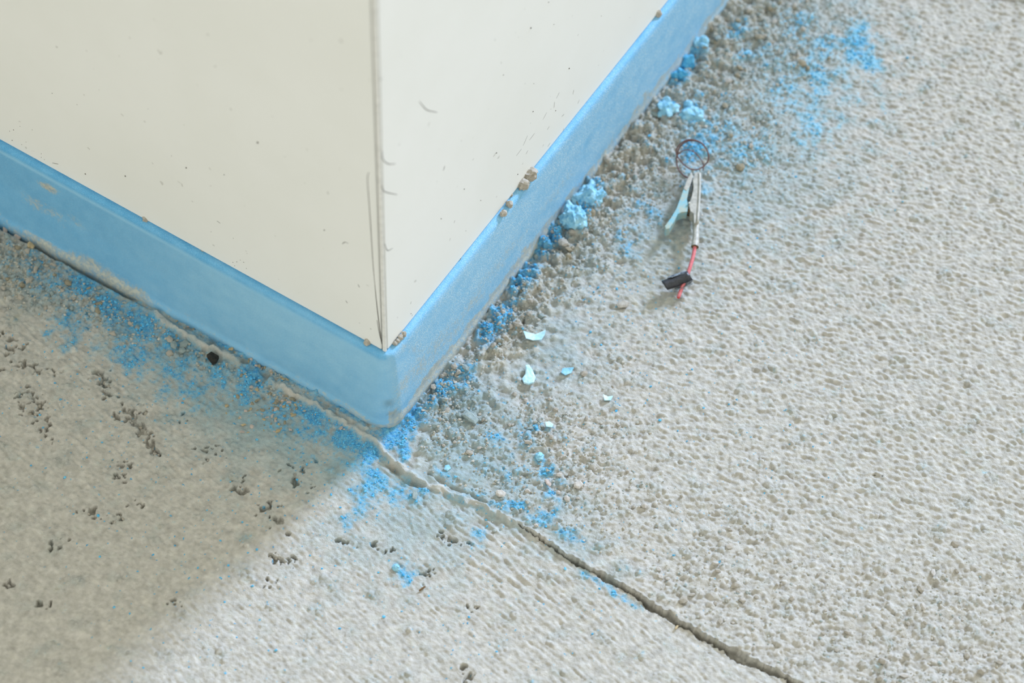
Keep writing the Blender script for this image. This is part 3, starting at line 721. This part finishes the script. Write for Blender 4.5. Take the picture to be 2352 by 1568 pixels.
flake('paint_flake', [(1022, 1070), (1031, 1068), (1036, 1076), (1028, 1082), (1020, 1079)], M_WOOL, 'tiny pale blue flake above the hairline beside the joint', 'paint flake', 0, .0008, group=G)
flake('paint_flake', [(1252, 1104), (1258, 1101), (1267, 1113), (1263, 1119), (1254, 1112)], M_HUSK, 'pinkish brown chip beside a streak of blue powder', 'chip', .0003, .0009)
flake('paint_flake', [(1140, 1128), (1152, 1126), (1163, 1133), (1158, 1143), (1146, 1142), (1138, 1136)], M_CRUMB_W, 'flat pale plaster chip leaning on the mortar ridge', 'chip', 0, .0013)
flake('plaster_chip', [(1318, 1110), (1334, 1106), (1341, 1114), (1330, 1124), (1318, 1120)], M_CRUMB_W, 'flat cream plaster chip among white crumbs', 'chip', 0, .0013)
flake('plaster_chip', [(1070, 944), (1086, 950), (1100, 966), (1092, 976), (1076, 968), (1060, 956)], M_CRUMB_T, 'grey-blue angular plaster chip near the baseboard nose', 'chip', 0, .0016)
flake('plaster_chip', [(1415, 700), (1432, 690), (1446, 696), (1440, 706), (1420, 708)], M_CRUMB, 'flat beige plaster chip between the clip tape and the baseboard', 'chip', 0, .001)
flake('husk', [(7, 518), (13, 516), (18, 521), (17, 534), (13, 541), (8, 534)], M_HUSK, 'upright pinkish husk at the left foot of the baseboard', 'husk', 0, .0012, lift=.003)
flake('husk', [(29, 550), (34, 544), (46, 539), (53, 541), (46, 551), (35, 557)], M_HUSK, 'tilted pinkish husk second from the left edge', 'husk', .0002, .0012, lift=.003)
flake('husk', [(63, 562), (70, 557), (80, 566), (76, 572), (64, 569)], M_TAN, 'small tan husk wedged under the left baseboard', 'husk', 0, .001, lift=.002)
flake('splinter', [(962, 1356), (966, 1352), (976, 1345), (978, 1348), (970, 1354), (963, 1358)], M_SPRING, 'dark splinter on the lit lower slab', 'splinter', 0, .0006)
flake('splinter', [(1550, 1442), (1554, 1436), (1559, 1436), (1556, 1443), (1551, 1446)], M_TAN, 'tiny striped husk just below the open crack', 'husk', 0, .0005)
flake('splinter', [(553, 976), (562, 973), (566, 975), (558, 979)], M_TAN, 'straw-coloured sliver on the shaded slab below the baseboard', 'splinter', 0, .0005)
flake('foam_block', [(476, 822), (486, 813), (503, 822), (497, 836), (488, 839)], M_BLACK, 'square black block beside the mortar fin', 'block', 0, .0035)

def lump_at(name, px, py, rx, ry, h, mat, label, cat, seed, rough=.35, sub=3, z=None, group=None, freq=2.2, rot=0.):
    p = ground(px, py) if z is None else at(px, py, z)
    s = np.linalg.norm(p - CAM) / F_PX
    me = rock(name, sub, rough * (.75 if sub > 2 else 1), (rx * s, ry * s / math.sin(PITCH), h), seed, .35, freq)
    o = link(name, me, mat, None, (p[0], p[1], p[2] + h * (.12 if z is None else .36)))
    o.rotation_euler.z = rot
    return tag(o, label, cat, group)
GC = 'blue powder clods along the right baseboard'
lump_at('powder_clod', 1352, 460, 36, 34, .008, M_WOOL, 'big fluffy pale blue clod against the right baseboard', 'clod', 1, .5, 4, freq=1.5, group=GC, rot=-.4)
lump_at('powder_clod', 1316, 502, 30, 26, .006, M_WOOL, 'fluffy pale blue clod in front of the biggest clod', 'clod', 2, .5, 4, freq=1.5, group=GC)
lump_at('powder_clod', 1531, 250, 24, 20, .004, M_WOOL, 'pale blue clod left of its twin above the copper loops', 'clod', 3, .8, freq=1.3, group=GC)
lump_at('powder_clod', 1592, 266, 28, 19, .0038, M_WOOL, 'pale blue clod right of its twin above the copper loops', 'clod', 4, .8, freq=1.3, group=GC)
lump_at('powder_clod', 1580, 243, 11, 9, .003, M_WOOL, 'small pale blue clod between the twins', 'clod', 5, group=GC)
lump_at('powder_clod', 1610, 104, 18, 14, .005, M_WOOL, 'bright blue clod touching the baseboard, topmost of them', 'clod', 6, .7, freq=1.4, group=GC)
lump_at('powder_clod', 1576, 146, 20, 14, .005, M_BLUE, 'blue clod in the dark gap below the topmost one', 'clod', 7, .7, freq=1.4, group=GC)
lump_at('powder_clod', 1560, 176, 20, 9, .004, M_BLUE, 'flat deep blue clod lowest in the dark gap', 'clod', 8, .7, freq=1.4, group=GC)
lump_at('powder_clod', 1232, 590, 7, 7, .002, M_CRUMB_T, 'round grey-blue pellet under the right baseboard', 'clod', 9, .2)
lump_at('powder_clod', 1239, 1050, 10, 9, .002, M_WOOL, 'small cyan clod in the blue streak right of the nose', 'clod', 10)
lump_at('powder_clod', 910, 1304, 9, 7, .0018, M_WOOL, 'lone cyan clod on the lower slab', 'clod', 11)
lump_at('powder_clod', 1305, 500 + 90, 8, 7, .002, M_CRUMB_B, 'brownish pellet in the grit right of the baseboard', 'clod', 12)
GB = 'crumbs resting on the baseboard ledge'
ZL = BOARD_H - .0004
for i, (x, y, rx, ry, h, lab) in enumerate((
        (1214, 403, 20, 15, .0034, 'biggest beige mortar crumb on the right ledge'), (1201, 425, 15, 13, .0026, 'beige mortar crumb just below the biggest one on the right ledge'),
        (1174, 448, 5, 5, .0012, 'tiny brown crumb on the right ledge above a pair'), (1170, 471, 9, 8, .0018, 'upper crumb of the pair on the right ledge'), (1156, 492, 9, 7, .0018, 'lower crumb of the pair on the right ledge'),
        (335, 504, 8, 7, .0020, 'rounded tan crumb on the left ledge'), (431, 547, 7, 5, .0014, 'flat speckled crumb on the left ledge'), (467, 574, 6, 4, .0014, 'small brown crumb on the left ledge, lowest but one'),
        (844, 787, 9, 8, .0022, 'round beige crumb on the left ledge nearest the corner'), (1511, 33, 9, 8, .0022, 'brownish crumb on the right ledge at the top of the picture'),
        (928, 769, 7, 6, .0016, 'uppermost crumb in the row beside the corner'), (920, 777, 7, 6, .0016, 'second crumb in the row beside the corner'), (914, 784, 6, 5, .0014, 'third crumb in the row beside the corner'), (908, 790, 6, 5, .0014, 'lowest crumb in the row beside the corner'))):
    lump_at('mortar_crumb', x, y, rx, ry, h, M_CRUMB, lab, 'crumb', 30 + i, .45, 2 if rx < 12 else 3, ZL, GB, 2.6)

# loose angular crumbs: many alike
variants = [rock('crumb', 1, .5, seed=50 + i, freq=1.6) for i in range(6)]
def scatter(n, density, r0, r1, mats, name, label, cat, group, seed, flatten=(.5, .8)):
    g = np.random.default_rng(seed); cum = density.ravel().astype(np.float64).cumsum(); cum /= cum[-1]
    pick = np.searchsorted(cum, g.random(n)); iy, ix = np.divmod(pick, nx)
    pool = []
    for m_ in mats:
        for v in variants:
            c = v.copy(); c.name = name; c.materials.clear(); c.materials.append(m_); pool.append(c)
    for k in range(n):
        x, y = xs[ix[k]], ys[iy[k]]; r = (r0 + (r1 - r0) * g.random() ** 1.8) * mm
        o = bpy.data.objects.new(name, pool[g.integers(len(pool))]); COL.objects.link(o)
        f = g.uniform(*flatten)
        o.scale = (r * g.uniform(.8, 1.3), r * g.uniform(.7, 1.0), r * f)
        o.rotation_euler = (g.normal(0, .25), g.normal(0, .25), g.random() * 6.28)
        o.location = (x, y, hmax(x, y, r * .5) * .5 + zz[iy[k], ix[k]] * .5 + r * f * .35)
        tag(o, label, cat, group)
free = (d_wall > 2.0) & (~inside)
strip_r = vis & free & (~near_left) & (PX > 950)
scatter(110, np.clip(grit - .25, 0, 1) * strip_r * (PY < 700), 1.0, 2.4, [M_CRUMB, M_CRUMB_B, M_CRUMB_T], 'grit_crumb', 'grey-brown angular crumb in the gritty strip beside the upper right baseboard', 'crumb', 'crumbs in the gritty strip', 61)
scatter(70, np.clip(grit - .2, 0, 1) * strip_r * (PY >= 700) * (PX < 1350), .9, 2.0, [M_CRUMB, M_CRUMB_T], 'grit_crumb', 'grey crumb in the rubble just right of the baseboard nose', 'crumb', 'crumbs by the baseboard nose', 62)
scatter(90, np.clip(lump - .3, 0, 1) * vis * free, .9, 2.1, [M_CRUMB_W, M_CRUMB], 'plaster_crumb', 'white plaster crumb on the rough upper slab', 'crumb', 'white crumbs on the upper slab', 63)
scatter(60, np.clip(grit - .2, 0, 1) * vis * free * near_left * (PX < 560) * (jd > 2), .9, 2.2, [M_CRUMB_T, M_CRUMB, M_CRUMB_B], 'grit_crumb', 'dusty crumb heaped under the shaded left baseboard', 'crumb', 'crumbs under the left baseboard', 64)
saw = blobs([(570, 835, 60, 1, 18, 32), (640, 870, 60, 1, 16, 32), (600, 850, 40, 1), (640, 940, 60, .5), (560, 940, 60, .4), (760, 960, 50, .6, 12, 32), (420, 760, 40, .4)])
scatter(110, np.clip(saw - .15, 0, 1) * vis * free, .5, 1.3, [M_TAN, M_CRUMB_B, M_HUSK], 'sawdust_flake', 'tan sawdust flake strewn between the left baseboard and the mortar fin', 'sawdust', 'tan sawdust flakes', 65, (.25, .45))
scatter(40, np.clip(pits - .3, 0, 1) * vis * free, .7, 1.7, [M_CRUMB, M_CRUMB_W], 'pit_crumb', 'loose crumb sitting in a chipped pit of the lower slab', 'crumb', 'crumbs in the pits', 66)

def grains(name, n, density, r0, r1, mat, label, cat, seed):
    g = np.random.default_rng(seed); cum = density.ravel().astype(np.float64).cumsum(); cum /= cum[-1]
    pick = np.searchsorted(cum, g.random(n)); iy, ix = np.divmod(pick, nx)
    bm = bmesh.new(); bmesh.ops.create_icosphere(bm, subdivisions=1, radius=1.0)
    bv = np.array([v.co[:] for v in bm.verts]); bf = np.array([[v.index for v in f.verts] for f in bm.faces]); bm.free()
    r = (r0 + (r1 - r0) * g.random(n) ** 2) * mm
    jit = 1 + .35 * g.standard_normal((n, len(bv), 1)) * .6
    sc = np.stack([g.uniform(.8, 1.3, n), g.uniform(.7, 1.1, n), g.uniform(.6, .9, n)], -1)[:, None, :]
    c = np.stack([xs[ix], ys[iy], zz[iy, ix] + r * .3], -1)[:, None, :]
    V = bv[None] * jit * sc * r[:, None, None] + c
    Fq = bf[None] + (np.arange(n) * len(bv))[:, None, None]
    me = mesh_np(name, V.reshape(-1, 3), Fq.reshape(-1, 3), False)
    return tag(link(name, me, mat), label, cat, kind='stuff')
grains('loose_grit', 8000, np.clip(grit - .1, 0, 1) * vis * free + .25 * np.clip(lump - .3, 0, 1) * vis * free, .3, .8, M_GRAIN, 'fine grey-brown grit strewn along the baseboard', 'grit', 71)
grains('blue_granules', 2600, np.clip(blue - .45, 0, 1) * vis * free, .25, .7, M_BLUE, 'fine blue chalk granules banked along the foot of the baseboard', 'chalk powder', 72)
